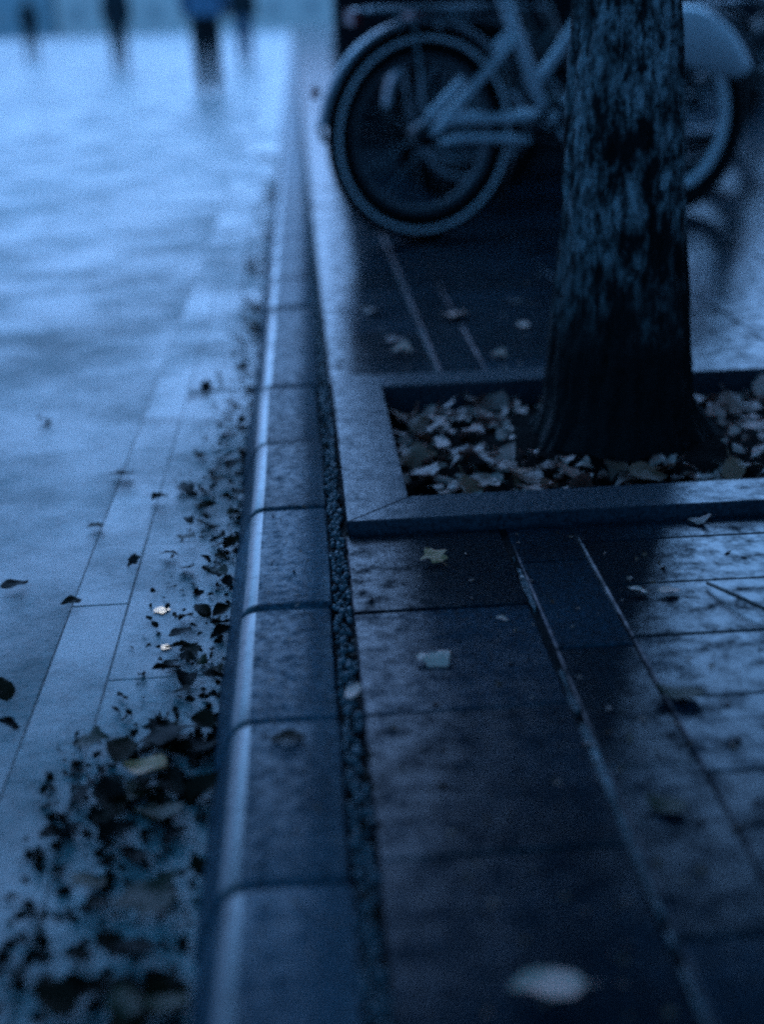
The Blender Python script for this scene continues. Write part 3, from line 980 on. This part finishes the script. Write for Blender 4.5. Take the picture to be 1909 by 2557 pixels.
# ------------------------------------------------------------------ walls behind
wl = empty('dark_wall', (.20, 6.95, 0))
tag(wl, 'tall dark wall standing behind the parked bicycles', 'wall')
o = MB().box(0, 1.55, 0, .35, 0, 3.3).obj('wall_body', M['wall'], wl, False)
MB().box(-.03, 1.58, -.045, 0, 0, .12).obj('plinth', M['plinth'], wl, False)
MB().box(-.04, 1.59, -.04, .39, 3.3, 3.38).obj('coping', M['plinth'], wl, False)
lw = empty('low_wall', (1.80, 11.0, 0))
tag(lw, 'low dark wall continuing to the right behind the bicycles', 'wall')
MB().box(0, 9, .02, .3, 0, .84).obj('wall_body', M['wall'], lw, False)
MB().box(0, 9, -.03, .02, 0, .12).obj('plinth', M['plinth'], lw, False)
MB().box(0, 9, -.01, .33, .84, .89).obj('coping', M['wall'], lw, False)

# unseen building added at right, beside and behind the viewer, to shade the pavement
rb = empty('sky_blocking_building', (5.0, -24, 0))
tag(rb, 'unseen tall building added at the right to shade the pavement', 'building')
MB().box(0, 8, 0, 29, 0, 10).obj('wall', M['far'], rb, False)  # wall and roof of the added unseen building
MB().box(-.25, 8.25, -.25, 29.25, 10, 10.3).obj('roof', M['plinth'], rb, False)
wmesh = MB().box(-.03, .04, -.6, .6, 0, 1.7).mesh('window', M['black'], False)  # windows of the added unseen building and terrace
for fl in range(3):
    for k in range(11):
        inst('window', wmesh, rb, (0, 1.8 + k * 2.55, 1.0 + fl * 3.1))

# unseen terrace added across the road at left to block side sky
lb = empty('sky_blocking_terrace', (-15, -24, -.1))
tag(lb, 'unseen long terrace added at the far left to block side sky', 'building')
MB().box(-8, 0, 0, 33, 0, 9).obj('wall', M['far'], lb, False)  # wall and roof of the added unseen terrace
MB().box(-8.3, .3, -.3, 33.3, 9, 9.4).obj('roof', M['wall'], lb, False)
for fl in range(3):
    for k in range(11):
        inst('window', wmesh, lb, (0, 2 + k * 2.95, .9 + fl * 2.9))

# distant low block across the end of the street
M['far_pale'] = plain('far_pale_wall', (.98, .70, .62), .8, 0, .08, .2)
M['farwin'] = plain('far_glass', (.50, .40, .38), .2, 0, .1, 1)
wm = MB().box(-.8, .8, -.06, .05, 1.6, 3.2).mesh('window', M['farwin'], False)
for x0, x1, mt_, lab in ((-30, 24, 'far_pale', 'pale distant building closing the street'), (-110, -30.6, 'far', 'darker distant building at the far left end of the street')):
    db = empty('distant_building', ((x0 + x1) / 2, 190, -.1))
    tag(db, lab, 'building', 'buildings at the far end of the street')
    hw = (x1 - x0) / 2
    MB().box(-hw, hw, 0, 12, 0, 12).obj('wall', M[mt_], db, False)
    MB().box(-hw - .3, hw + .3, -.4, 12.4, 12, 12.5).obj('roof', M['wall'], db, False)
    for k in range(int(hw * 2 / 5)):
        inst('window', wm, db, (-hw + 2.5 + k * 5, 0, 0))
        inst('window', wm, db, (-hw + 2.5 + k * 5, 0, 4))

# ------------------------------------------------------------------ street lamp whose light glints in the gutter
M['glow'] = bpy.data.materials.new('lamp_glow')
M['glow'].use_nodes = True
gn = M['glow'].node_tree
gn.nodes.clear()
ge = gn.nodes.new('ShaderNodeEmission')
ge.inputs[0].default_value = (1.0, 1.0, .95, 1)
ge.inputs[1].default_value = 2.4
go = gn.nodes.new('ShaderNodeOutputMaterial')
gn.links.new(ge.outputs[0], go.inputs[0])
LY = 17.8
sl_ = empty('street_lamp', (.55, LY, 0))
tag(sl_, 'lit street lamp on an arm over the road, mirrored in the gutter', 'street lamp')
MB().tube([(0, 0, 0), (0, 0, .5), (0, 0, .52), (0, 0, 6.6), (-.3, 0, 6.95)], [.09, .09, .055, .045, .035], 12).obj('pole', M['darkmetal'], sl_)
MB().tube([(-.3, 0, 6.95), (-1.5, 0, 7.62), (-2.77, 0, 7.62)], [.035, .03, .025], 10).obj('arm', M['darkmetal'], sl_)
MB().tube([(-2.55, 0, 7.62), (-2.55, 0, 6.98), (-2.77, 0, 6.94)], [.022, .02, .02], 8).obj('arm', M['darkmetal'], sl_)
for hz in (6.71, 7.275):
    hd = MB().tube([(-2.77, 0, hz + .34), (-2.77, 0, hz + .26), (-2.77, 0, hz + .15), (-2.77, 0, hz + .07)], [.03, .08, .17, .19], 20).obj('lamp_head', M['darkmetal'], sl_)
    MB().tube([(-2.77, 0, hz + .09), (-2.77, 0, hz + .02), (-2.77, 0, hz - .05)], [.075, .08, .04], 16).obj('bulb', M['glow'], hd)

# ------------------------------------------------------------------ people far down the street
def person(x, y, heading, legs_col, coat_col, label, stride=.16, hem=.84, height=1.74, together=False):
    P = empty('person', (x, y, ZR), heading)
    tag(P, label, 'person', 'people walking away down the wet street')
    sc = height / 1.74
    me = bpy.data.meshes.new('body')
    J, E, Rr = [], [], []
    def j(p, r_, par=None):
        J.append(p); Rr.append(r_)
        if par is not None:
            E.append((par, len(J) - 1))
        return len(J) - 1
    pel = j((0, 0, .93), (.15, .11))
    wst = j((0, 0, 1.08), (.135, .10), pel)
    che = j((0, 0, 1.30), (.165, .115), wst)
    shl = j((0, 0, 1.44), (.12, .085), che)
    nck = j((0, .01, 1.52), (.055, .055), shl)
    hd0 = j((0, .02, 1.60), (.075, .088), nck)
    hd1 = j((0, .02, 1.69), (.070, .085), hd0)
    for s in (-1, 1):
        st = stride * s
        w_ = .10 if not together else .085
        hp = j((s * .09, 0, .90), (.125, .12), pel)
        kn = j((s * w_, st * .55 + .03, .50), (.088, .088), hp)
        an = j((s * w_, st, .09), (.072, .072), kn)
        he = j((s * w_, st + .01, .045), (.042, .045), an)
        to = j((s * (w_ + .015), st + .17, .03), (.036, .026), he)
        sh = j((s * .19, 0, 1.42), (.058, .058), shl)
        el = j((s * .235, -st * .3, 1.15), (.045, .045), sh)
        wr = j((s * .235, -st * .3 + .10, .92), (.030, .032), el)
        ha = j((s * .232, -st * .3 + .13, .83), (.038, .022), wr)
    me.from_pydata([tuple(c * sc for c in p) for p in J], E, [])
    o = bpy.data.objects.new('body', me)
    COL.objects.link(o)
    md = o.modifiers.new('skin', 'SKIN')
    md.use_smooth_shade = True
    for v, r_ in zip(me.skin_vertices[0].data, Rr):
        v.radius = (r_[0] * sc, r_[1] * sc)
    me.skin_vertices[0].data[0].use_root = True
    o.modifiers.new('sub', 'SUBSURF').levels = 2
    dg = bpy.context.evaluated_depsgraph_get()
    nm = bpy.data.meshes.new_from_object(o.evaluated_get(dg))
    bpy.data.objects.remove(o)
    skin, hairm, tr, ct, shoe = M['skin'], M['hair'], plain('trousers', legs_col, .8), plain('coat', coat_col, .8), M['black']
    nm.materials.clear()
    for m_ in (tr, skin, shoe, ct):
        nm.materials.append(m_)
    for p_ in nm.polygons:
        z = p_.center.z / sc
        xx = abs(p_.center.x) / sc
        p_.material_index = 2 if z < .075 else (1 if z > 1.5 or (xx > .19 and z < .93) else (0 if z < .95 else 3))
        p_.use_smooth = True
    body = bpy.data.objects.new('body', nm)
    COL.objects.link(body)
    body.parent = P
    # coat: an open skirted shell over the torso
    vs, fs = [], []
    secs = [(hem, .205, .165), (hem + .03, .205, .165), (.95, .195, .155), (1.10, .175, .135), (1.30, .205, .145), (1.42, .19, .12), (1.49, .10, .085), (1.53, .075, .075)]
    for z, a, b_ in secs:
        for k in range(20):
            t = 2 * math.pi * k / 20
            fold = 1 + .03 * math.sin(5 * t + z * 3) * (1 if z < 1 else .3)
            vs.append((a * math.cos(t) * fold * sc, b_ * math.sin(t) * fold * sc, z * sc))
    for i in range(len(secs) - 1):
        for k in range(20):
            fs.append((i * 20 + k, i * 20 + (k + 1) % 20, (i + 1) * 20 + (k + 1) % 20, (i + 1) * 20 + k))
    c = MB().add(vs, fs).obj('coat', ct, P)
    c.modifiers.new('solid', 'SOLIDIFY').thickness = .012
    sl2 = MB()
    for s in (-1, 1):
        sl2.tube([(s * .17 * sc, 0, 1.44 * sc), (s * .235 * sc, -stride * s * .3, 1.15 * sc), (s * .236 * sc, -stride * s * .3 + .09, .94 * sc)], [.075, .062, .052], 12)
    sl2.obj('sleeves', ct, c)
    # hair cap, ears and nose
    hv, hf = [], []
    for i in range(7):
        ph = math.pi * .62 * i / 6
        for k in range(16):
            t = 2 * math.pi * k / 16
            fr_ = .5 if (math.sin(t) > .35 and i > 3) else 1
            hv.append(((.088 * math.sin(ph) * math.cos(t)) * sc, (.01 + .104 * math.sin(ph) * math.sin(t) * (fr_ if fr_ < 1 else 1)) * sc, (1.655 + .108 * math.cos(ph)) * sc))
    for i in range(6):
        for k in range(16):
            hf.append((i * 16 + k, i * 16 + (k + 1) % 16, (i + 1) * 16 + (k + 1) % 16, (i + 1) * 16 + k))
    MB().add(hv, hf).obj('hair', hairm, body)
    return P
M['skin'] = plain('skin', (.45, .30, .22), .5)
M['hair'] = plain('hair', (.02, .015, .012), .6)
person(-1.03, 17.4, 0, (.006, .006, .008), (.16, .22, .32), 'nearest person, dark trousers under a pale blue coat, walking down the road', .05, .88, together=True)
person(-3.5, 29.6, .1, (.012, .013, .016), (.012, .013, .018), 'person in dark clothes on the road, left of the nearest person', .12, .80)
person(-7.6, 43.0, 0, (.012, .013, .016), (.014, .016, .02), 'farthest person in dark clothes near the left edge of the road', .2, .72)
person(-1.02, 30.5, 0, (.07, .10, .16), (.012, .013, .016), 'person in blue trousers and dark jacket close to the kerb', .08, .95)
